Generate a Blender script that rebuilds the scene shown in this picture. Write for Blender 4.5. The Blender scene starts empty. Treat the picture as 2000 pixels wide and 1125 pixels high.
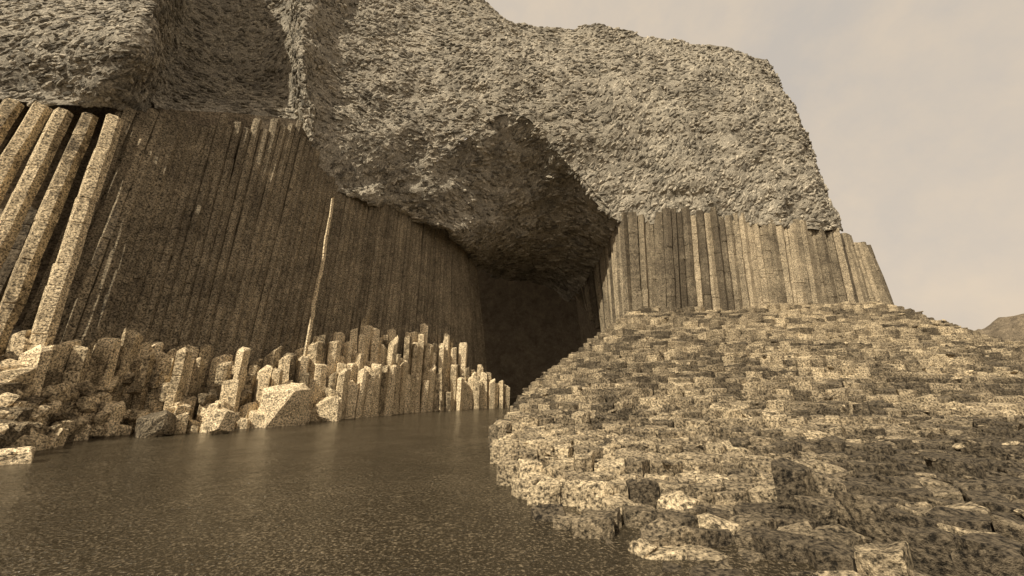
import bpy, math, random
import numpy as np
from mathutils import Vector, Matrix

random.seed(7)
rng = np.random.default_rng(7)
scene = bpy.context.scene
COL = scene.collection

# ------------------------------------------------------------------ camera, sky, sun, exposure
CAM_H, F_PX, HORIZON = 1.8, 720.0, 755.0
PITCH = math.atan((HORIZON - 562.5) / F_PX)
cam_d = bpy.data.cameras.new('camera')
cam_d.sensor_width = 36.0
cam_d.lens = F_PX / 2000.0 * 36.0
cam_d.clip_start = 0.05
cam_d.clip_end = 3000.0
cam = bpy.data.objects.new('camera', cam_d)
cam.location = (0, 0, CAM_H)
cam.rotation_euler = (math.pi / 2 + PITCH, 0, 0)
COL.objects.link(cam)
scene.camera = cam

SUN_AZ, SUN_EL = 54.5, 45.0          # the sun stands behind the camera, to its left
az = math.radians(SUN_AZ)
el = math.radians(SUN_EL)
to_sun = Vector((-math.cos(az) * math.cos(el), -math.sin(az) * math.cos(el), math.sin(el)))
sun_d = bpy.data.lights.new('sun', 'SUN')
sun_d.energy = 4.6
sun_d.angle = math.radians(0.6)
sun_d.color = (1.0, 0.90, 0.72)
sun = bpy.data.objects.new('sun', sun_d)
sun.rotation_euler = to_sun.to_track_quat('Z', 'Y').to_euler()
sun.location = to_sun * 100
COL.objects.link(sun)

world = bpy.data.worlds.new('World')
scene.world = world
world.use_nodes = True
wn, wl = world.node_tree.nodes, world.node_tree.links
wn.clear()
w_out = wn.new('ShaderNodeOutputWorld')
w_bg = wn.new('ShaderNodeBackground')
w_bg.inputs['Strength'].default_value = 0.092
sky = wn.new('ShaderNodeTexSky')
sky.sky_type = 'NISHITA'
sky.sun_disc = False
sky.sun_elevation = el
sky.sun_rotation = math.atan2(to_sun.x, to_sun.y)
sky.air_density = 1.6
sky.dust_density = 5.0
sky.ozone_density = 1.0
bw = wn.new('ShaderNodeRGBToBW')
tint = wn.new('ShaderNodeMix'); tint.data_type = 'RGBA'; tint.blend_type = 'MULTIPLY'
tint.inputs[0].default_value = 1.0
tco = wn.new('ShaderNodeTexCoord')
cn = wn.new('ShaderNodeTexNoise')
cn.inputs['Scale'].default_value = 2.6; cn.inputs['Detail'].default_value = 9.0; cn.inputs['Roughness'].default_value = 0.62
cr = wn.new('ShaderNodeValToRGB')
cr.color_ramp.elements[0].position = 0.34; cr.color_ramp.elements[0].color = (0.84, 0.755, 0.66, 1)
cr.color_ramp.elements[1].position = 0.66; cr.color_ramp.elements[1].color = (1.10, 0.905, 0.685, 1)
wl.new(tco.outputs['Generated'], cn.inputs['Vector'])
wl.new(cn.outputs['Fac'], cr.inputs['Fac'])
wl.new(sky.outputs['Color'], bw.inputs['Color'])
# a bright even cloud veil over the clear sky
veil = wn.new('ShaderNodeMix'); veil.data_type = 'FLOAT'
veil.inputs[0].default_value = 0.8; veil.inputs[3].default_value = 7.2
wl.new(bw.outputs['Val'], veil.inputs[2])
wl.new(veil.outputs[0], tint.inputs[6])
wl.new(cr.outputs['Color'], tint.inputs[7])
wl.new(tint.outputs[2], w_bg.inputs['Color'])
wl.new(w_bg.outputs['Background'], w_out.inputs['Surface'])

scene.view_settings.view_transform = 'Standard'
scene.view_settings.look = 'None'
scene.view_settings.gamma = 1.0
scene.view_settings.exposure = 0.28
scene.view_settings.use_curve_mapping = False

# ------------------------------------------------------------------ helpers
CP, SP = math.cos(PITCH), math.sin(PITCH)

def at(px, py, y):
    """the world point seen at a photo pixel, at forward distance y"""
    a = (px - 1000.0) / F_PX
    b = -(py - 562.5) / F_PX
    d = np.array([a, CP - b * SP, SP + b * CP])
    t = y / d[1]
    return np.array([d[0] * t, y, CAM_H + d[2] * t])

def on_level(px, py, z=0.0):
    a = (px - 1000.0) / F_PX
    b = -(py - 562.5) / F_PX
    d = np.array([a, CP - b * SP, SP + b * CP])
    t = (z - CAM_H) / d[2]
    return np.array([d[0] * t, d[1] * t, z])

def pix(p):
    x, y, z = p[..., 0], p[..., 1], p[..., 2] - CAM_H
    zc = y * CP + z * SP
    v = -y * SP + z * CP
    zc = np.where(np.abs(zc) < 1e-3, 1e-3, zc)
    return 1000 + F_PX * x / zc, 562.5 - F_PX * v / zc, zc

def mesh_data(name, verts, faces, mat, tone=None):
    me = bpy.data.meshes.new(name)
    me.from_pydata([tuple(map(float, v)) for v in verts], [], [tuple(map(int, f)) for f in faces])
    me.materials.append(mat)
    if tone is not None:
        at_ = me.attributes.new('tone', 'FLOAT', 'POINT')
        arr = np.empty(len(verts), dtype=np.float32); arr[:] = tone
        at_.data.foreach_set('value', arr)
    me.update()
    return me

def link(name, me, parent=None, **props):
    o = bpy.data.objects.new(name, me)
    COL.objects.link(o)
    if parent is not None:
        o.parent = parent
    for k, v in props.items():
        o[k] = v
    return o

def smoothnoise(p, scale, seed):
    """cheap value noise, p (...,3)"""
    q = np.asarray(p) / scale + seed * 17.31
    i = np.floor(q).astype(np.int64); f = q - i
    f = f * f * (3 - 2 * f)
    def h(ix, iy, iz):
        n = (ix * 374761393 + iy * 668265263 + iz * 2147483647 + seed * 1274126177) & 0xffffffff
        n = ((n ^ (n >> 13)) * 1274126177) & 0xffffffff
        return ((n ^ (n >> 16)) & 0xffff) / 65535.0
    r = 0
    for dx in (0, 1):
        for dy in (0, 1):
            for dz in (0, 1):
                w = (f[..., 0] if dx else 1 - f[..., 0]) * (f[..., 1] if dy else 1 - f[..., 1]) * (f[..., 2] if dz else 1 - f[..., 2])
                r = r + w * h(i[..., 0] + dx, i[..., 1] + dy, i[..., 2] + dz)
    return r * 2 - 1

def catmull(P, n):
    """P (k, ...,3) -> n samples along axis 0"""
    k = len(P)
    t = np.linspace(0, k - 1, n)
    i = np.clip(np.floor(t).astype(int), 0, k - 2)
    f = (t - i)
    f = f.reshape((-1,) + (1,) * (P.ndim - 1))
    p0, p1, p2, p3 = P[np.clip(i - 1, 0, k - 1)], P[i], P[i + 1], P[np.clip(i + 2, 0, k - 1)]
    return 0.5 * (2 * p1 + (p2 - p0) * f + (2 * p0 - 5 * p1 + 4 * p2 - p3) * f * f + (3 * p1 - p0 - 3 * p2 + p3) * f ** 3)

def surface(ctrl, nu, nv):
    """ctrl (cols, rows, 3) -> (nu, nv, 3)"""
    a = catmull(np.asarray(ctrl, float), nu)
    return np.transpose(catmull(np.transpose(a, (1, 0, 2)), nv), (1, 0, 2))

def grid_faces(nu, nv, flip=False):
    fs = []
    for i in range(nu - 1):
        for j in range(nv - 1):
            a, b, c, d = i * nv + j, (i + 1) * nv + j, (i + 1) * nv + j + 1, i * nv + j + 1
            fs.append((a, d, c, b) if flip else (a, b, c, d))
    return fs

# ------------------------------------------------------------------ materials
def rock_material(name, dark, mid, pale, rough=0.88, grain=26.0, bump=0.5, grain_amt=0.5, stain=0.8, depth=0.15):
    m = bpy.data.materials.new(name); m.use_nodes = True
    n, l = m.node_tree.nodes, m.node_tree.links
    n.clear()
    out = n.new('ShaderNodeOutputMaterial'); bs = n.new('ShaderNodeBsdfPrincipled')
    bs.inputs['Roughness'].default_value = rough
    bs.inputs['Specular IOR Level'].default_value = 0.25
    geo = n.new('ShaderNodeNewGeometry')
    big = n.new('ShaderNodeTexNoise'); big.inputs['Scale'].default_value = stain; big.inputs['Detail'].default_value = 7; big.inputs['Roughness'].default_value = 0.65
    fine = n.new('ShaderNodeTexNoise'); fine.inputs['Scale'].default_value = grain; fine.inputs['Detail'].default_value = 4; fine.inputs['Roughness'].default_value = 0.7
    mids = n.new('ShaderNodeTexNoise'); mids.inputs['Scale'].default_value = grain / 5.0; mids.inputs['Detail'].default_value = 6; mids.inputs['Roughness'].default_value = 0.7
    for t in (big, fine, mids):
        l.new(geo.outputs['Position'], t.inputs['Vector'])
    tone = n.new('ShaderNodeAttribute'); tone.attribute_name = 'tone'
    # value = big + mids + tone
    def mth(op, a, b):
        x = n.new('ShaderNodeMath'); x.operation = op
        for k, v in enumerate((a, b)):
            if isinstance(v, (int, float)): x.inputs[k].default_value = v
            else: l.new(v, x.inputs[k])
        return x.outputs[0]
    v = mth('MULTIPLY', big.outputs['Fac'], 0.55)
    v = mth('ADD', v, mth('MULTIPLY', mids.outputs['Fac'], 0.45))
    v = mth('ADD', v, mth('MULTIPLY', tone.outputs['Fac'], 0.22))
    ramp = n.new('ShaderNodeValToRGB')
    e = ramp.color_ramp.elements
    e[0].position = 0.33; e[0].color = (*dark, 1)
    e[1].position = 0.72; e[1].color = (*pale, 1)
    q = e.new(0.5); q.color = (*mid, 1)
    l.new(v, ramp.inputs['Fac'])
    sp = n.new('ShaderNodeValToRGB')
    sp.color_ramp.elements[0].position = 0.38; sp.color_ramp.elements[0].color = (1 - grain_amt,) * 3 + (1,)
    sp.color_ramp.elements[1].position = 0.62; sp.color_ramp.elements[1].color = (1 + grain_amt * 0.6,) * 3 + (1,)
    l.new(fine.outputs['Fac'], sp.inputs['Fac'])
    mx = n.new('ShaderNodeMix'); mx.data_type = 'RGBA'; mx.blend_type = 'MULTIPLY'; mx.inputs[0].default_value = 1
    l.new(ramp.outputs['Color'], mx.inputs[6]); l.new(sp.outputs['Color'], mx.inputs[7])
    l.new(mx.outputs[2], bs.inputs['Base Color'])
    bp = n.new('ShaderNodeBump'); bp.inputs['Strength'].default_value = bump; bp.inputs['Distance'].default_value = depth
    hsum = mth('ADD', mids.outputs['Fac'], mth('MULTIPLY', fine.outputs['Fac'], 0.35))
    l.new(hsum, bp.inputs['Height']); l.new(bp.outputs['Normal'], bs.inputs['Normal'])
    l.new(bs.outputs['BSDF'], out.inputs['Surface'])
    return m

M_cliff = rock_material('basalt_tangled', (0.14, 0.124, 0.098), (0.31, 0.276, 0.218), (0.50, 0.443, 0.35), grain=12, bump=0.8, stain=0.35, grain_amt=0.6)
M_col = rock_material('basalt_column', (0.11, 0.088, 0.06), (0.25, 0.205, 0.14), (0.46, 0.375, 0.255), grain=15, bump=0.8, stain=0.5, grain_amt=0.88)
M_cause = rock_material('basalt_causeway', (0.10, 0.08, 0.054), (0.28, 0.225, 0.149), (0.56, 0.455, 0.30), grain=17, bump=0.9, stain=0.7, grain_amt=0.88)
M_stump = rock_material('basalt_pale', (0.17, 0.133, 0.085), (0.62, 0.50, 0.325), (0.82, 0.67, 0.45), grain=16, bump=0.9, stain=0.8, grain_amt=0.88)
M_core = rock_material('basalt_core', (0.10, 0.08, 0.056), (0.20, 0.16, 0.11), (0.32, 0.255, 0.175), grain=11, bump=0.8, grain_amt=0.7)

def water_material():
    m = bpy.data.materials.new('sea_water'); m.use_nodes = True
    n, l = m.node_tree.nodes, m.node_tree.links
    bs = n['Principled BSDF']
    bs.inputs['IOR'].default_value = 1.33
    geo = n.new('ShaderNodeNewGeometry')
    def noise(sc, det, ro):
        t = n.new('ShaderNodeTexNoise'); t.inputs['Scale'].default_value = sc; t.inputs['Detail'].default_value = det; t.inputs['Roughness'].default_value = ro
        l.new(geo.outputs['Position'], t.inputs['Vector']); return t
    a, b, c = noise(2.4, 4, 0.55), noise(9, 4, 0.65), noise(30, 3, 0.6)
    nrm = None
    for t, st, d in ((a, 0.55, 0.12), (b, 0.8, 0.07), (c, 0.7, 0.025)):
        bp = n.new('ShaderNodeBump'); bp.inputs['Strength'].default_value = st; bp.inputs['Distance'].default_value = d
        l.new(t.outputs['Fac'], bp.inputs['Height'])
        if nrm: l.new(nrm, bp.inputs['Normal'])
        nrm = bp.outputs['Normal']
    l.new(nrm, bs.inputs['Normal'])
    # foam flecks drifting on the surface, thicker in patches
    fl, pt = noise(26, 3, 0.75), noise(0.5, 4, 0.6)
    ad = n.new('ShaderNodeMath'); ad.operation = 'MULTIPLY_ADD'; ad.inputs[1].default_value = 0.18
    l.new(pt.outputs['Fac'], ad.inputs[0]); l.new(fl.outputs['Fac'], ad.inputs[2])
    rp = n.new('ShaderNodeValToRGB')
    rp.color_ramp.elements[0].position = 0.60; rp.color_ramp.elements[0].color = (0.030, 0.024, 0.015, 1)
    rp.color_ramp.elements[1].position = 0.86; rp.color_ramp.elements[1].color = (0.30, 0.24, 0.16, 1)
    l.new(ad.outputs[0], rp.inputs['Fac']); l.new(rp.outputs['Color'], bs.inputs['Base Color'])
    bs.inputs['Roughness'].default_value = 0.14
    return m
M_water = water_material()

# ------------------------------------------------------------------ column prisms
def column_mesh(name, poly_lo, poly_hi, mat, joints=2, tone=0.0, crown=0.06, chip=0.07, dome=0.0):
    """a prism between two polygons (n,3) with recessed horizontal joints and a worn top edge"""
    n = len(poly_lo)
    lo, hi = np.asarray(poly_lo, float), np.asarray(poly_hi, float)
    H = np.linalg.norm(hi.mean(0) - lo.mean(0))
    rings = [lo]
    ts = []
    for k in range(joints):
        ts.append((k + 1 + random.uniform(-.3, .3)) / (joints + 1))
    R = np.linalg.norm(lo - lo.mean(0), axis=1).mean()
    g = 0.05 * min(1, R / 0.5)
    for t in ts:
        shift = rng.uniform(-0.07, 0.07, 3) * R; shift[2] = 0
        for dt, s in ((-g / H, 1.0), (0, 0.93), (g / H, 1.0)):
            r = lo + (hi - lo) * (t + dt)
            c = r.mean(0)
            rings.append(c + (r - c) * s + shift)
    c = hi.mean(0)
    top = hi.copy(); jit = rng.uniform(-1, 1, (n, 3)) * crown * R
    rings.append(hi + (lo - hi) / H * crown + jit * 0.4)
    rings.append(c + (top - c) * (1 - chip * rng.uniform(0.4, 1.8, (n, 1))) + jit * np.array([.2, .2, .7]))
    verts = np.concatenate(rings + [(c + np.array([0, 0, dome]))[None]])
    faces = []
    m = len(rings)
    for k in range(m - 1):
        for i in range(n):
            j = (i + 1) % n
            faces.append((k * n + i, k * n + j, (k + 1) * n + j, (k + 1) * n + i))
    ci = len(verts) - 1
    for i in range(n):
        faces.append(((m - 1) * n + i, (m - 1) * n + (i + 1) % n, ci))
    return verts, faces

def irregular_poly(n, r, rot=None, jitter=0.12):
    rot = random.uniform(0, 6.28) if rot is None else rot
    a = rot + (np.arange(n) + rng.uniform(-jitter, jitter, n) * 1.5) * 2 * math.pi / n
    rr = r * (1 + rng.uniform(-jitter, jitter, n))
    return np.stack([np.cos(a) * rr, np.sin(a) * rr, np.zeros(n)], 1)

class Joined:
    def __init__(s): s.v, s.f, s.t, s.n = [], [], [], 0
    def add(s, v, f, tone=0.0):
        s.v.append(np.asarray(v)); s.t.append(np.full(len(v), tone, np.float32))
        s.f.extend([tuple(i + s.n for i in q) for q in f]); s.n += len(v)
    def build(s, name, mat, parent=None, **props):
        return link(name, mesh_data(name, np.concatenate(s.v), s.f, mat, np.concatenate(s.t)), parent, **props)

# ------------------------------------------------------------------ the sea
def build_sea():
    ys = np.concatenate([[-400, -100, -20, 0], np.arange(2, 62, 0.5), [80, 150, 600]])
    xs = np.concatenate([[-500, -120, -40], np.arange(-24, 30, 0.6), [45, 120, 500]])
    X, Y = np.meshgrid(xs, ys, indexing='ij')
    P = np.stack([X, Y, np.zeros_like(X)], -1)
    Z = 0.035 * smoothnoise(P, 1.7, 3) + 0.02 * smoothnoise(P, 0.8, 5)
    P[..., 2] = np.where((X > -25) & (X < 32) & (Y > 0) & (Y < 70), Z, 0)
    v = P.reshape(-1, 3)
    o = link('sea', mesh_data('sea', v, grid_faces(len(xs), len(ys)), M_water))
    for p in o.data.polygons: p.use_smooth = True
    o['kind'] = 'structure'; o['label'] = 'dark calm sea water running into the cave mouth'
    b = link('seabed', mesh_data('seabed', [(-500, -400, -3), (500, -400, -3), (500, 600, -3), (-500, 600, -3)], [(0, 1, 2, 3)], M_core))
    b['kind'] = 'structure'
build_sea()

# ------------------------------------------------------------------ the cliff: tangled upper mass
cliff = link('cliff', None); cliff['kind'] = 'structure'
cliff['label'] = 'great basalt cliff of tangled stone over upright columns'
FACE = [
    [(-900, 150, 9.5), (-850, 60, 9.7), (-800, -10, 10.4), (-780, -70, 11.5), (-760, -120, 14)],
    [(-300, 170, 11.6), (-270, 90, 11.8), (-240, 10, 12.3), (-220, -60, 13.2), (-190, -120, 15)],
    [(60, 195, 12.9), (100, 110, 12.9), (140, 30, 13.2), (165, -40, 14.2), (200, -110, 16)],
    [(240, 216, 14.4), (285, 120, 13.9), (312, 30, 14.2), (325, -40, 15.2), (350, -110, 17)],
    [(300, 240, 16.4), (325, 150, 20.0), (340, 60, 22.4), (360, -30, 23.3), (390, -110, 25)],
    [(460, 252, 18.5), (450, 165, 24.0), (465, 60, 26.0), (485, -30, 26.8), (520, -120, 28)],
    [(560, 256, 20.3), (555, 170, 25.2), (560, 70, 26.6), (570, -30, 27), (600, -120, 28)],
    [(612, 300, 21.8), (590, 180, 20.6), (585, 70, 21.2), (600, -20, 22.8), (650, -130, 26)],
    [(655, 372, 22.8), (640, 250, 22.2), (650, 140, 23.6), (680, 20, 26), (740, -110, 30)],
    [(820, 335, 27.5), (800, 230, 26.6), (800, 120, 28), (810, 20, 30), (850, -70, 34)],
    [(1000, 224, 30), (965, 160, 29.8), (945, 100, 30.5), (925, 40, 32), (925, -10, 35)],
    [(1110, 322, 31.8), (1090, 230, 31), (1065, 150, 31.5), (1048, 95, 33), (1040, 55, 36)],
    [(1212, 432, 33), (1200, 320, 32.5), (1190, 200, 32.4), (1180, 115, 34), (1180, 54, 37)],
    [(1400, 430, 33.4), (1390, 320, 33.0), (1370, 210, 33.2), (1340, 130, 35), (1310, 78, 38)],
    [(1545, 445, 34), (1520, 350, 33.8), (1490, 250, 34.2), (1455, 165, 35.5), (1440, 98, 39)],
    [(1640, 448, 36), (1607, 350, 36), (1565, 255, 36.5), (1532, 182, 38), (1494, 120, 41)],
    [(1600, 448, 47), (1570, 350, 47), (1530, 255, 47), (1500, 190, 48), (1470, 140, 50)],
]
def ctrl_from(rows):
    return np.array([[at(*p) for p in c] for c in rows])
face_ctrl = ctrl_from(FACE)
NU, NV = 260, 84
face = surface(face_ctrl, NU, NV)
def roughen(S, amp, seed):
    du = np.gradient(S, axis=0); dv = np.gradient(S, axis=1)
    nrm = np.cross(du, dv); nrm /= np.linalg.norm(nrm, axis=-1, keepdims=True) + 1e-9
    d = smoothnoise(S, 3.1, seed) * 0.55 + smoothnoise(S, 1.5, seed + 1) * 0.42 + smoothnoise(S, 0.75, seed + 2) * 0.30
    return S + nrm * (d * amp)[..., None], nrm
face_r, face_n = roughen(face, 0.65, 11)
# the crown of the cliff runs back from the skyline
ub = np.linspace(0, len(FACE) - 1, NU)
wy = np.clip((ub - 6.5) / 3.0, 0, 1)[:, None]
bdir = np.array([[-1.0, 0.15, 0]]) * (1 - wy) + np.array([[0, 1.0, 0]]) * wy
up_ = (1 - wy) * np.array([[0, 0, 1.0]])        # on the left an unseen rise, added to cast shade into the recess
back1 = face_r[:, -1] + bdir * 6 + np.array([0, 0, -0.6]) + up_ * 15; back2 = face_r[:, -1] + bdir * 25 + np.array([0, 0, -4.0]) + up_ * 22
full = np.concatenate([face_r, back1[:, None], back2[:, None]], 1)
o = link('tangled_rock_face', mesh_data('tangled_rock_face', full.reshape(-1, 3), grid_faces(NU, NV + 2), M_cliff, 0.0), cliff)

ROOF = [
    [(655, 372, 22.8), (720, 396, 25.0), (790, 428, 28.2), (872, 455, 31.8), (905, 520, 42)],
    [(820, 335, 27.5), (838, 375, 28.2), (865, 422, 29.3), (905, 468, 32.0), (945, 530, 46)],
    [(1000, 224, 30), (992, 312, 31.9), (995, 395, 34.2), (1005, 475, 39.0), (1003, 545, 54)],
    [(1110, 322, 31.8), (1095, 385, 35.5), (1090, 445, 39), (1085, 512, 45), (1062, 560, 57)],
    [(1212, 432, 33), (1200, 455, 35), (1182, 485, 39), (1150, 540, 46), (1110, 590, 54)],
]
NR, NRV = 60, 50
roof = surface(ctrl_from(ROOF), NR, NRV)
roof_r, roof_n = roughen(roof, 0.8, 23)
w = np.clip(np.linspace(0, 1, NRV) * 8, 0, 1)[None, :, None]
roof_r = roof * (1 - w) + roof_r * w
link('cave_roof', mesh_data('cave_roof', roof_r.reshape(-1, 3), grid_faces(NR, NRV, True), M_cliff, 0.0), cliff)

# --- the small tangled stones that cover that face
def stone_template():
    n = random.choice((5, 6, 6))
    ks = [(-0.5, 0.5), (-0.36, 0.95), (0.0, 1.05), (0.36, 0.9), (0.5, 0.45)]
    base = irregular_poly(n, 1.0, jitter=0.2)
    bend = rng.uniform(-.35, .35)
    vs = []
    for x, s in ks:
        o_ = rng.uniform(-.12, .12, 2) + np.array([bend * (1 - 4 * x * x), 0])
        j = 1 + rng.uniform(-.15, .15, n)
        vs += [(x + rng.uniform(-.05, .05), base[i, 0] * s * j[i] + o_[0], base[i, 1] * s * j[i] * 0.9 + o_[1]) for i in range(n)]
    fs = []
    for k in range(len(ks) - 1):
        for i in range(n):
            j = (i + 1) % n
            fs.append((k * n + i, k * n + j, (k + 1) * n + j, (k + 1) * n + i))
    fs.append(tuple(range(n))[::-1]); fs.append(tuple(range((len(ks) - 1) * n, len(ks) * n)))
    return np.array(vs), fs
STONES = [stone_template() for _ in range(24)]

def scatter_stones(S, N, step, size, angle_fn, inward=False):
    """jittered scatter over a surface grid -> list of (matrix-columns, centre, template)"""
    nu, nv = S.shape[:2]
    out = []
    # arc lengths
    Lu = np.linalg.norm(np.diff(S, axis=0), axis=-1)
    for i in range(nu - 1):
        for j in range(nv - 1):
            p = S[i, j]
            eu = S[i + 1, j] - p; ev = S[i, j + 1] - p
            area = np.linalg.norm(np.cross(eu, ev))
            depth = max(p[1], 8.0)
            sz = size * (depth / 30.0) ** 0.6
            lam = area / (step * step) / (sz / size) ** 2
            for _ in range(rng.poisson(lam)):
                q = p + eu * rng.random() + ev * rng.random()
                px, py, zc = pix(q)
                if zc < 2 or px < -260 or px > 2200 or py < -260 or py > 1200: continue
                nr = N[i, j] if not inward else N[i, j]
                if np.dot(nr, -(q - np.array([0, 0, CAM_H]))) < 0: nr = -nr
                right = eu / (np.linalg.norm(eu) + 1e-9)
                right = right - nr * np.dot(right, nr); right /= np.linalg.norm(right) + 1e-9
                up = np.cross(nr, right)
                if up[2] < 0: up = -up
                if right[0] < 0: right = -right
                th = angle_fn(q)
                ax = np.array([math.cos(th), 0.0, math.sin(th)]); ax = ax - nr * np.dot(ax, nr)
                if np.linalg.norm(ax) < 0.2: ax = right
                ax = ax / np.linalg.norm(ax)
                ax = ax + nr * rng.normal(0, 0.15); ax /= np.linalg.norm(ax)
                bx = np.cross(nr, ax); bx /= np.linalg.norm(bx) + 1e-9
                cx = np.cross(ax, bx)
                R = sz * rng.uniform(0.20, 0.36); L = sz * (rng.uniform(0.5, 1.1) if rng.random() < 0.5 else rng.uniform(1.0, 2.1))
                out.append((q + nr * R * rng.uniform(-0.95, 0.05), ax * L, bx * R, cx * R, rng.integers(len(STONES)), L * R / zc ** 2, px, py))
    return out

def face_angle(q):
    a = smoothnoise(q[None], 5.0, 31)[0]
    return math.radians(36) + a * 0.6 + rng.normal(0, 0.34)
def roof_angle(q):
    return math.radians(20) + smoothnoise(q[None], 4.0, 37)[0] * 0.8 + rng.normal(0, 0.35)

def place_stones(lst, parent, mat, keep, name, rest_name):
    order = sorted(range(len(lst)), key=lambda k: -(lst[k][5] if (0 < lst[k][6] < 2000 and 0 < lst[k][7] < 1125) else 0))
    own = set(order[:keep])
    rest = Joined()
    shared = [mesh_data(name, v, f, mat, random.uniform(-1, 1)) for v, f in STONES]
    for k, (c, a, b, n_, ti, sc, px, py) in enumerate(lst):
        if k in own:
            ob = link(name, shared[ti], parent)
            M = Matrix(((a[0], b[0], n_[0], c[0]), (a[1], b[1], n_[1], c[1]), (a[2], b[2], n_[2], c[2]), (0, 0, 0, 1)))
            ob.matrix_local = M
        else:
            v, f = STONES[ti]
            rest.add(c + v[:, :1] * a + v[:, 1:2] * b + v[:, 2:] * n_, f, random.uniform(-1, 1))
    if rest.n:
        rest.build(rest_name, mat, parent, kind='stuff')

face_stones = scatter_stones(face_r, face_n, 0.30, 0.44, face_angle)
roof_stones = scatter_stones(roof_r, roof_n, 0.31, 0.44, roof_angle)
print('stones', len(face_stones), len(roof_stones))
allst = face_stones + roof_stones
place_stones(allst, cliff, M_cliff, 300, 'tangled_stone', 'tangled_stone_mass')

# ------------------------------------------------------------------ upright columns of the cliff
LEFT = [  # (base px,py,y) , (top px,py,y)
    ((-420, 705, 11.6), (-160, 190, 12.2)),
    ((20, 690, 13.3), (228, 226, 14.2)),
    ((120, 682, 14.04), (300, 236, 15.2)),
    ((350, 670, 17.05), (460, 246, 17.7)),
    ((480, 675, 19.4), (590, 256, 20.3)),
    ((590, 685, 22.0), (652, 368, 22.8)),
    ((720, 690, 26.0), (760, 400, 27.0)),
    ((880, 700, 32.5), (884, 442, 33.6)),
    ((950, 720, 42.0), (925, 520, 43.0)),
]
LB = np.array([at(*a) for a, b in LEFT]); LT = np.array([at(*b) for a, b in LEFT])
def resample(B, T, step_fn):
    n = 4000
    b = np.stack([np.interp(np.linspace(0, len(B) - 1, n), np.arange(len(B)), B[:, k]) for k in range(3)], 1)
    t = np.stack([np.interp(np.linspace(0, len(T) - 1, n), np.arange(len(T)), T[:, k]) for k in range(3)], 1)
    s = np.concatenate([[0], np.cumsum(np.linalg.norm(np.diff(b[:, :2], axis=0), axis=1))])
    out = []; pos = 0
    while pos < s[-1]:
        i = int(np.searchsorted(s, pos)); i = min(i, n - 2)
        tg = b[min(i + 20, n - 1)] - b[max(i - 20, 0)]; tg[2] = 0; tg /= np.linalg.norm(tg)
        out.append((b[i], t[i], tg)); pos += step_fn(b[i])
    return out

def core_sheet(name, B, T, inset, parent, mat=None):
    """solid rock behind a row of columns"""
    tg = np.gradient(B, axis=0); tg[:, 2] = 0; tg /= np.linalg.norm(tg, axis=1, keepdims=True)
    nr = np.stack([tg[:, 1], -tg[:, 0], np.zeros(len(B))], 1)
    lo = B - nr * inset; lo[:, 2] = -1.0
    hi = T - nr * inset; hi[:, 2] += 1.2
    v = np.concatenate([lo, hi]); n = len(B)
    f = [(i, i + 1, n + i + 1, n + i) for i in range(n - 1)]
    return link(name, mesh_data(name, v, f, mat or M_core, 0.0), parent)

def wall_columns(rows, parent, r_fn, push_fn, mat, name='basalt_column', joints=4, spread=1.0, even=False):
    cnt = 0
    for k, (b, t, tg) in enumerate(rows):
        nr = np.array([tg[1], -tg[0], 0.0])
        r, push = r_fn(b), push_fn(k, b)
        n = random.choice((5, 6, 6, 6, 7))
        p = irregular_poly(6, r, rot=math.atan2(nr[1], nr[0]) + random.uniform(-.15, .15), jitter=0.07) if even else irregular_poly(n, r)
        lo = b + nr * push; lo = lo.copy(); lo[2] -= 2.0
        hi = t + nr * push + np.array([0, 0, random.uniform(-0.35, 0.7)])
        v, f = column_mesh(name, p + lo, p * 0.97 + hi, mat, joints=joints)
        v = v + rng.normal(0, 0.016, v.shape)
        link(name, mesh_data(name, v, f, mat, random.uniform(-spread, spread)), parent); cnt += 1
    return cnt

# the lit buttress at the left end, the long shaded wall, the far wall inside the cave
LB2, LT2 = LB.copy(), LT.copy()
LB2[0], LT2[0] = at(-420, 705, 15.0), at(-160, 190, 15.4)
LB2[1], LT2[1] = at(45, 690, 14.6), at(245, 226, 15.4)
core_sheet('rock_core', LB2, LT2, 0.75, cliff)
rows = resample(LB[1:], LT[1:], lambda p: 0.36 if p[1] < 34 else 0.7)
def lpush(k, b):
    return random.uniform(-0.06, 0.04) - (0.5 if k == 0 else 0)
LIT_EDGE = [((592, 684, 21.1), (648, 384, 21.9), 0.13), ((578, 560, 20.6), (602, 452, 21.0), 0.10)]
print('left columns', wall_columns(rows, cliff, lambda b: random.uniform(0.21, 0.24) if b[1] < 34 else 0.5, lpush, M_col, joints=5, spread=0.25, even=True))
# the buttress of stout columns that catch the sun, recessed ones painted dark for the shade between
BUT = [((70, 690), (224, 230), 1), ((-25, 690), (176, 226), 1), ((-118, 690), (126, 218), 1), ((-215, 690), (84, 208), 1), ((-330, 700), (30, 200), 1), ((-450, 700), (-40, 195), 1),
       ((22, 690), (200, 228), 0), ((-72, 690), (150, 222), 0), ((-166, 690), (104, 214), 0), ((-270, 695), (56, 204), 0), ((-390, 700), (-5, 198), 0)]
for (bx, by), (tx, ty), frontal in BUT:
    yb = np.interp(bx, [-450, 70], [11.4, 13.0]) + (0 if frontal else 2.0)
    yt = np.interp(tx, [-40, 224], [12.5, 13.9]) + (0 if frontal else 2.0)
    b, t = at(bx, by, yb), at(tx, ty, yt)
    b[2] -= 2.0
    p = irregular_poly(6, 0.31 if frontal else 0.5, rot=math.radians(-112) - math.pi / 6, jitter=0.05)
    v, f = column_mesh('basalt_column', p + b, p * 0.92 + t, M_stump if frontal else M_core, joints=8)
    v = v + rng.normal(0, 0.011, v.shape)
    link('basalt_column', mesh_data('basalt_column', v, f, M_stump if frontal else M_core, random.uniform(-.5, .5)), cliff)

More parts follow.
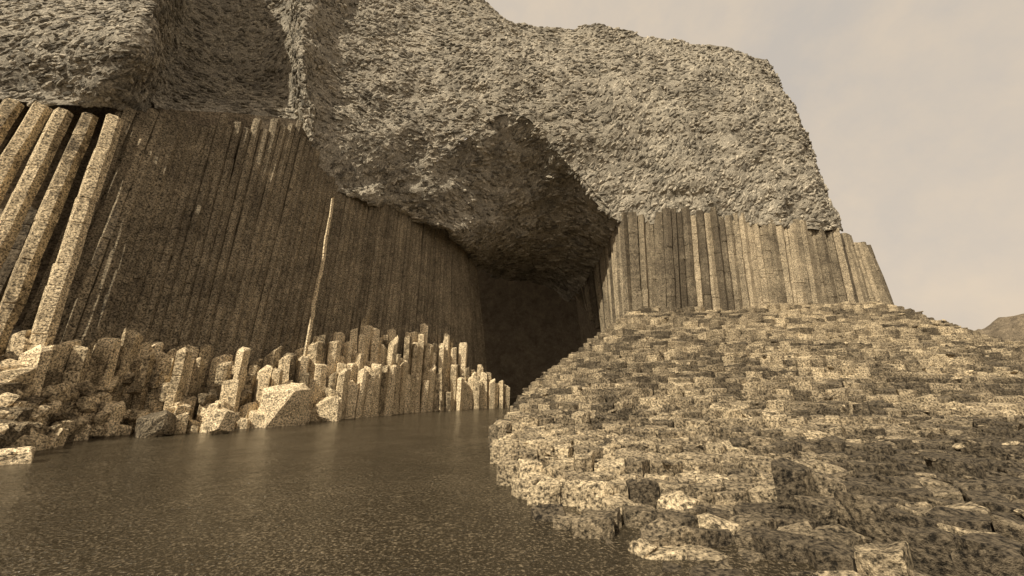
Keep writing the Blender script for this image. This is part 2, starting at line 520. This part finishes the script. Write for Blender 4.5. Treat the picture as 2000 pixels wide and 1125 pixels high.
RIGHT = [
    ((1130, 560, 60.0), (1110, 560, 60.0)),
    ((1195, 640, 40.0), (1180, 480, 40.0)),
    ((1222, 625, 32.9), (1212, 426, 33.2)),
    ((1300, 600, 32.7), (1296, 420, 33.2)),
    ((1420, 590, 32.9), (1402, 420, 33.4)),
    ((1560, 585, 33.7), (1540, 438, 34.1)),
    ((1650, 585, 35.0), (1622, 452, 35.6)),
    ((1735, 590, 37.0), (1690, 490, 37.4)),
    ((1720, 585, 48.0), (1680, 490, 48.0)),
]
RB = np.array([at(*a) for a, b in RIGHT]); RT = np.array([at(*b) for a, b in RIGHT])
core_sheet('rock_core', RB, RT, 0.9, cliff)
rows = resample(RB, RT, lambda p: 0.72)
print('right columns', wall_columns(rows, cliff, lambda b: random.uniform(0.42, 0.52), lambda k, b: random.uniform(-0.3, 0.15), M_col, spread=0.8))
# one thin shaft added as a sunlit edge of the wall, its light painted pale
for lo_, hi_, r in LIT_EDGE[:1]:
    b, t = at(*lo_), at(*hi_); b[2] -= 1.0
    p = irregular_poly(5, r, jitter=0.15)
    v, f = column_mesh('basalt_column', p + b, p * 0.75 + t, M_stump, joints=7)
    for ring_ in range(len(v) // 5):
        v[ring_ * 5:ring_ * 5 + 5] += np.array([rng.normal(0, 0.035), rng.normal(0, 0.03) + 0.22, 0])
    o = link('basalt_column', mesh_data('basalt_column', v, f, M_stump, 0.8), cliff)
    o['label'] = 'thin pale shaft painted as a sunlit edge of the dark wall'
# end of the cave
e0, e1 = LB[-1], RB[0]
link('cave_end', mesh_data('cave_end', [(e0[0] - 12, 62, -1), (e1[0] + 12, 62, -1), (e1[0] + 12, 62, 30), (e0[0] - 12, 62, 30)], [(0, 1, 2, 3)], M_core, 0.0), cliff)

# ------------------------------------------------------------------ jointed pavement cells
def honeycomb(x0, x1, y0, y1, s, seed, jit=0.16, stretch=1.0):
    """jittered honeycomb cells (centre, polygon) that share their corners"""
    cells = []
    dx, dy = s, s * math.sqrt(3) / 2
    x0, x1 = x0 / stretch, x1 / stretch
    ny = int((y1 - y0) / dy) + 1; nx = int((x1 - x0) / dx) + 1
    R = s / math.sqrt(3)
    for j in range(ny):
        for i in range(nx):
            cx = x0 + (i + 0.5 * (j % 2)) * dx; cy = y0 + j * dy
            a = math.pi / 6 + np.arange(6) * math.pi / 3
            vx, vy = cx + R * np.cos(a), cy + R * np.sin(a)
            key = np.stack([np.round(vx / s * 20), np.round(vy / s * 20), np.zeros(6)], 1)
            n1 = np.sin(key[:, 0] * 12.9898 + key[:, 1] * 78.233 + seed) * 43758.5453
            n2 = np.sin(key[:, 0] * 39.346 + key[:, 1] * 11.135 + seed) * 24634.6345
            vx = vx + ((n1 - np.floor(n1)) - .5) * 2 * jit * s
            vy = vy + ((n2 - np.floor(n2)) - .5) * 2 * jit * s
            vx = vx * stretch
            cells.append((np.array([vx.mean(), vy.mean()]), np.stack([vx, vy], 1)))
    return cells

# causeway height: a terraced slope that climbs from the water to the foot of the right-hand columns
GY = [0, 3.0, 6.4, 8, 10, 13, 16, 20, 24, 28, 31, 33.4, 36, 40]
GZ = [.0, .05, .25, .42, .62, 1.0, 1.9, 3.2, 4.9, 6.6, 7.9, 9.0, 9.3, 8.6]
EY = [0, 4.6, 6.2, 8, 11, 12.6, 14, 20, 26, 31, 34, 40, 60]
EX = [2.2, 1.6, 0.1, 0.0, -0.35, -0.75, -0.2, 0.3, 0.5, 0.7, 3.0, 5.0, 7.0]
def causeway_h(x, y):
    g = np.interp(y, GY, GZ)
    edge = np.interp(y, EY, EX)
    wdt = np.interp(y, [0, 12, 16, 24, 32, 40], [0.8, 1.2, 4.0, 8.0, 9.6, 9.0])
    u = (x - edge) / wdt
    if u < 0: return None
    lowest = min(0.5, g)
    h = lowest + (g - lowest) * min(1, u) ** 0.8
    if y < 6.6:                       # the low tidal shelf in front, and the higher block at its right end
        wob = 0.25 * math.sin(x * 3.1) + 0.15 * math.sin(x * 7.3)
        if x > 3.9 + 0.12 * y * 0.3: h = 0.42 + 0.05 * math.sin(x * 2)
        elif y < 6.3 + wob: h = -0.16 + 0.06 * x
    # far right: the ground falls away from the end of the cliff to a saddle
    px = pix(np.array([x, y, h]))[0]
    if px > 1700:
        cap = at(px, np.interp(px, [1700, 1740, 1850, 1930, 1965, 2300], [588, 596, 636, 664, 668, 700]), y)[2] - 0.25
        h = min(h, cap)
    return h

causeway = link('causeway', None); causeway['kind'] = 'structure'
causeway['label'] = 'sloping causeway of broken column tops beside the water'
cells = []
for (x0, x1, y0, y1, s) in ((-2.0, 17.0, 3.0, 13.2, 0.34), (-2, 31, 13.2, 22, 0.46), (-1, 62, 22.0, 41, 0.64)):
    for c, poly in honeycomb(x0, x1, y0, y1, s, x0 + 3.3, stretch=1.5):
        h = causeway_h(c[0], c[1])
        if h is None: continue
        q = np.array([c[0], c[1], h])
        px, py, zc = pix(q)
        if zc < 1 or px > 2250: continue
        cells.append((q, poly, s))
items = []
for q, poly, s in cells:
    h = q[2]
    st = 0.24 if q[1] > 13 else 0.15
    bump_ = smoothnoise(np.array([[q[0] * 0.28, q[1], 0]]), 1.3, 51)[0] * (0.34 if q[1] > 10 else 0.20)
    hh = round((h + bump_) / st) * st + rng.normal(0, 0.03)
    if rng.random() < 0.2: hh += rng.uniform(-0.30, 0.14)
    hh = max(hh, -0.25)
    px, py, zc = pix(np.array([q[0], q[1], hh]))
    items.append((q, poly, s, hh, px, py, s * s / zc ** 2))
items_seen = sorted([k for k in range(len(items)) if -5 < items[k][4] < 2005 and items[k][5] < 1135], key=lambda k: -items[k][6])
own = set(items_seen[:300])
rest = Joined()
for k, (q, poly, s, hh, px, py, sc) in enumerate(items):
    c2 = poly.mean(0)
    pl = c2 + (poly - c2) * rng.uniform(0.92, 1.0)
    tilt = rng.normal(0, 0.07, 2)
    lo = np.concatenate([pl, np.full((6, 1), hh - 0.9)], 1)
    hz = hh + (pl - c2) @ tilt
    hi = np.concatenate([pl + rng.normal(0, 0.05, (6, 2)) * s, hz[:, None] + rng.normal(0, 0.035, (6, 1))], 1)
    v, f = column_mesh('column_top', lo, hi, M_cause, joints=1, crown=0.025, chip=0.06, dome=rng.normal(0, 0.012))
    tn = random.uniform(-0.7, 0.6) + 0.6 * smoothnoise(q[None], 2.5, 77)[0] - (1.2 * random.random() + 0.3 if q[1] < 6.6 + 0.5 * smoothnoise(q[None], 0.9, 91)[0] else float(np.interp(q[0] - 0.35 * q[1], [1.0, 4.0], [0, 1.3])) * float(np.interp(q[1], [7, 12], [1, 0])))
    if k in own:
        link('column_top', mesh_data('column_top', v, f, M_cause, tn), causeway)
    else:
        rest.add(v, f, tn)
rest.build('far_column_tops', M_cause, causeway, kind='stuff')
print('causeway', len(items))
# shards and rubble caught among the column tops
shard = Joined()
for _ in range(900):
    k = int(rng.integers(len(items)))
    q, poly, s, hh, px, py, sc = items[k]
    if hh < 0.3: continue
    v, f = STONES[int(rng.integers(len(STONES)))]
    a_ = rng.uniform(0, 6.28); sz = s * rng.uniform(0.15, 0.5)
    ax = np.array([math.cos(a_), math.sin(a_), rng.normal(0, .3)]); ax /= np.linalg.norm(ax)
    bx = np.cross([0, 0, 1.0], ax); bx /= np.linalg.norm(bx); cx = np.cross(ax, bx)
    w_ = rng.dirichlet(np.ones(6)) @ poly + rng.normal(0, 0.3, 2) * s
    c_ = np.array([w_[0], w_[1], hh + rng.uniform(-0.03, 0.04)])
    shard.add(c_ + v[:, :1] * ax * sz * 1.6 + v[:, 1:2] * bx * sz * 0.5 + v[:, 2:] * cx * sz * 0.35, f, random.uniform(-1.2, 1))
shard.build('rubble', M_cause, causeway, kind='stuff')
# bedrock under the causeway so no gap shows light
gx = np.arange(-2, 64, 0.8); gy = np.arange(3, 42, 0.8)
bed = np.array([[(x, y, ((causeway_h(x, y) if causeway_h(x, y) is not None else -1.0) - 0.75)) for y in gy] for x in gx])
link('bedrock', mesh_data('bedrock', bed.reshape(-1, 3), grid_faces(len(gx), len(gy)), M_core, 0.0), causeway)

# ------------------------------------------------------------------ ledge of broken columns under the left wall
ledge = link('rock_ledge', None); ledge['kind'] = 'structure'
ledge['label'] = 'ledge of broken column stumps along the foot of the shaded wall'
front_px = [(-250, 960), (-100, 930), (60, 880), (220, 850), (380, 845), (510, 835), (680, 818), (850, 803), (1005, 796)]
FR = np.array([on_level(*p) for p in front_px])
# silhouette of the stump tops (photo px -> py)
TOPX = [-300, 0, 100, 240, 300, 420, 500, 560, 620, 690, 720, 780, 850, 900, 960, 1010]
TOPY = [700, 690, 662, 650, 680, 690, 715, 690, 668, 640, 640, 655, 662, 665, 700, 708]
def poly_frac(p):
    """0 at the waterline, 1 at the wall foot, by nearest points on both lines"""
    def dist(L):
        best = 1e9
        for a, b in zip(L[:-1], L[1:]):
            ab = b[:2] - a[:2]; t = np.clip(np.dot(p - a[:2], ab) / np.dot(ab, ab), 0, 1)
            best = min(best, np.linalg.norm(p - a[:2] - ab * t))
        return best
    return dist(FR), dist(LB[:8])
from mathutils.geometry import intersect_point_tri_2d
ring = [tuple(p[:2]) for p in FR] + [tuple(p[:2]) for p in LB[7::-1]]
def inside(p, ring):
    c = False; j = len(ring) - 1
    for i in range(len(ring)):
        xi, yi = ring[i]; xj, yj = ring[j]
        if (yi > p[1]) != (yj > p[1]) and p[0] < (xj - xi) * (p[1] - yi) / (yj - yi) + xi: c = not c
        j = i
    return c
nst = 0
for c, poly in honeycomb(-24, 3, 8, 35, 0.60, 9.1, 0.24):
    if not inside(c, ring): continue
    df, dw = poly_frac(c)
    fr = df / (df + dw + 1e-6)
    # height that reaches the photo's stump silhouette at this bearing
    q = np.array([c[0], c[1], 2.5])
    px, py, zc = pix(q)
    ztop = at(px, np.interp(px, TOPX, TOPY), c[1])[2]
    low = np.interp(px, [0, 480, 560, 1000], [0.3, 0.35, 0.55, 0.66])
    k = (low * rng.uniform(0.9, 1.1)) if (fr < 0.42) != (rng.random() < 0.15) else min(1.0, 0.72 + 0.35 * fr)
    hh = ztop * k * (1 + rng.normal(0, 0.09)) + rng.normal(0, 0.12)
    if rng.random() < 0.15: hh += rng.uniform(-0.8, 0.5)
    if px < 500 and dw > 2.2: hh *= rng.uniform(0.2, 0.8)
    if df < 0.5: hh = min(hh, rng.uniform(0.2, 0.8) if px < 650 else hh * 0.75)
    hh = max(hh, 0.1)
    c2 = poly.mean(0)
    pl = c2 + (poly - c2) * rng.uniform(0.78, 0.96)
    tilt = rng.normal(0, 0.32, 2)
    lean = rng.normal(0, 0.04, 2) * hh
    lo = np.concatenate([pl, np.full((6, 1), -0.8)], 1)
    hz = hh + (pl - c2) @ tilt
    hi = np.concatenate([pl * 1.0 + lean + rng.normal(0, 0.03, (6, 2)), hz[:, None]], 1)
    v, f = column_mesh('broken_column', lo, hi, M_stump, joints=max(1, int(hh / 0.9)), crown=0.09, chip=0.2, dome=rng.normal(0, 0.07))
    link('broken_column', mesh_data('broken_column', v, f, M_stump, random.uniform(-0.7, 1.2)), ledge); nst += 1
print('stumps', nst)

# ------------------------------------------------------------------ boulders
import bmesh
def boulder(name, centre, size, mat, seed, label=None, cat='rock', parent=None, n=26, rot=0.0, tone=0.3, boxy=0.5):
    r = np.random.default_rng(seed)
    bm = bmesh.new()
    p = r.normal(0, 1, (n, 3)); p /= np.linalg.norm(p, axis=1, keepdims=True)
    p = np.sign(p) * np.abs(p) ** boxy
    p *= r.uniform(0.75, 1.0, (n, 1)) * np.array(size) * 0.5
    ca, sa = math.cos(rot), math.sin(rot)
    for q in p:
        bm.verts.new((q[0] * ca - q[1] * sa, q[0] * sa + q[1] * ca, q[2]))
    res = bmesh.ops.convex_hull(bm, input=bm.verts)
    bmesh.ops.delete(bm, geom=[g for g in res['geom_interior'] if isinstance(g, bmesh.types.BMVert)], context='VERTS')
    bmesh.ops.subdivide_edges(bm, edges=bm.edges[:], cuts=2, use_grid_fill=True)
    for v in bm.verts:
        c_ = np.array(v.co) + np.array(centre)
        d = smoothnoise(c_[None], 0.45 * max(size) / 1.5, seed)[0] * 0.20 + smoothnoise(c_[None], 0.2 * max(size) / 1.5, seed + 1)[0] * 0.12
        v.co *= 1 + d
    me = bpy.data.meshes.new(name); bm.to_mesh(me); bm.free()
    me.materials.append(mat)
    a_ = me.attributes.new('tone', 'FLOAT', 'POINT'); a_.data.foreach_set('value', np.full(len(me.vertices), tone, np.float32))
    o = link(name, me, parent); o.location = centre
    if label: o['label'] = label; o['category'] = cat
    return o

def at_water(px, py, dz=0.0):
    p = on_level(px, py); p[2] += dz; return tuple(p)
boulder('boulder', at_water(548, 832, 0.75), (1.9, 1.6, 2.3), M_stump, 101, 'big pale square boulder at the waterline under the wall', rot=0.12, boxy=0.18, tone=1.1, n=36)
boulder('boulder', at_water(428, 846, 0.5), (1.5, 1.1, 1.9), M_stump, 102, 'pale jagged pointed rock left of the square boulder', rot=0.9, boxy=1.5, tone=0.9, n=16)
boulder('boulder', at_water(205, 852, 0.55), (0.75, 0.8, 1.7), M_stump, 103, 'narrow pale slab leaning on the left shore', rot=0.2, boxy=0.5, tone=0.7)
boulder('boulder', at_water(130, 850, 0.9), (1.6, 1.4, 1.9), M_col, 104, 'dark rounded boulder on the left shore', rot=0.2, boxy=0.6, tone=-0.3)
boulder('boulder', at_water(28, 905, 0.12), (0.95, 0.7, 0.55), M_stump, 105, 'low pale rock in the water at the left edge of the picture', rot=0.3, boxy=0.6, tone=0.9)
boulder('boulder', at_water(40, 850, 0.9), (1.4, 1.2, 1.5), M_stump, 106, 'grey blocky boulder at the far left of the shore', rot=0.8, tone=-0.2)
boulder('boulder', at_water(300, 850, 0.35), (1.5, 1.3, 1.2), M_col, 107, 'low dark boulder between the leaning slab and the jagged rock', rot=0.5, tone=-0.4)
boulder('boulder', at_water(640, 822, 0.5), (1.5, 1.2, 1.7), M_stump, 108, 'pale boulder just right of the square boulder', rot=0.2, tone=0.5)
boulder('rock', at_water(1165, 1000, 0.12), (0.62, 0.5, 0.62), M_cause, 109, 'pale rock at the water edge of the causeway nearest the open water', rot=0.4, boxy=0.7, tone=0.9)
boulder('rock', at_water(1330, 1018, 0.14), (0.6, 0.45, 0.5), M_cause, 110, 'pale angular rock half buried in the front edge of the causeway', rot=0.2, tone=1.3)
boulder('rock', at_water(1255, 1075, -0.02), (0.32, 0.3, 0.26), M_cause, 111, 'small pale rock lying alone in the water in front of the causeway', rot=0.4, tone=0.4)

# rubble lying on the ledge, left of the broken columns
nb = 0
for k in range(500):
    if nb >= 120: break
    a_, b_ = rng.random(), rng.random()
    px = rng.uniform(-60, 640); t_ = rng.random()
    i0 = np.interp(px, [p[0] for p in front_px], np.arange(len(front_px)))
    fx = np.array([np.interp(i0, np.arange(len(FR)), FR[:, d]) for d in range(3)])
    wx = np.array([np.interp(px, [q[0][0] for q in LEFT[1:7]], LB[1:7, d]) for d in range(3)])
    p = fx + (wx - fx) * t_ * 0.85
    sz = rng.uniform(0.35, 1.0)
    boulder('rubble_block', (p[0], p[1], 0.15 + 2.3 * t_ + rng.uniform(-.2, .3)), sz * np.array([1, rng.uniform(.6, 1), rng.uniform(.6, 1.3)]), M_stump, 300 + k,
            parent=ledge, rot=rng.uniform(0, 3), boxy=rng.uniform(.35, .8), tone=rng.uniform(-1.2, 0.6), n=18)
    nb += 1

# ------------------------------------------------------------------ far hillock
def hill():
    c = at(2050, 690, 62)
    n, m = 40, 24
    P = np.zeros((n, m, 3))
    for i in range(n):
        for j in range(m):
            a = i / (n - 1) * 2 - 1; b = j / (m - 1) * 2 - 1
            r2 = max(0, 1 - a * a) * max(0, 1 - b * b)
            P[i, j] = (c[0] + a * 12, c[1] + b * 12, -1 + (c[2] + 7.6) * r2 ** 0.45)
    P[..., 2] += smoothnoise(P, 2.2, 71) * 0.9 + smoothnoise(P, 0.9, 72) * 0.4
    o = link('hill', mesh_data('hill', P.reshape(-1, 3), grid_faces(n, m), M_core, -0.2)); o['kind'] = 'structure'
    o['label'] = 'rough dark hillock beyond the causeway at the right edge'
hill()
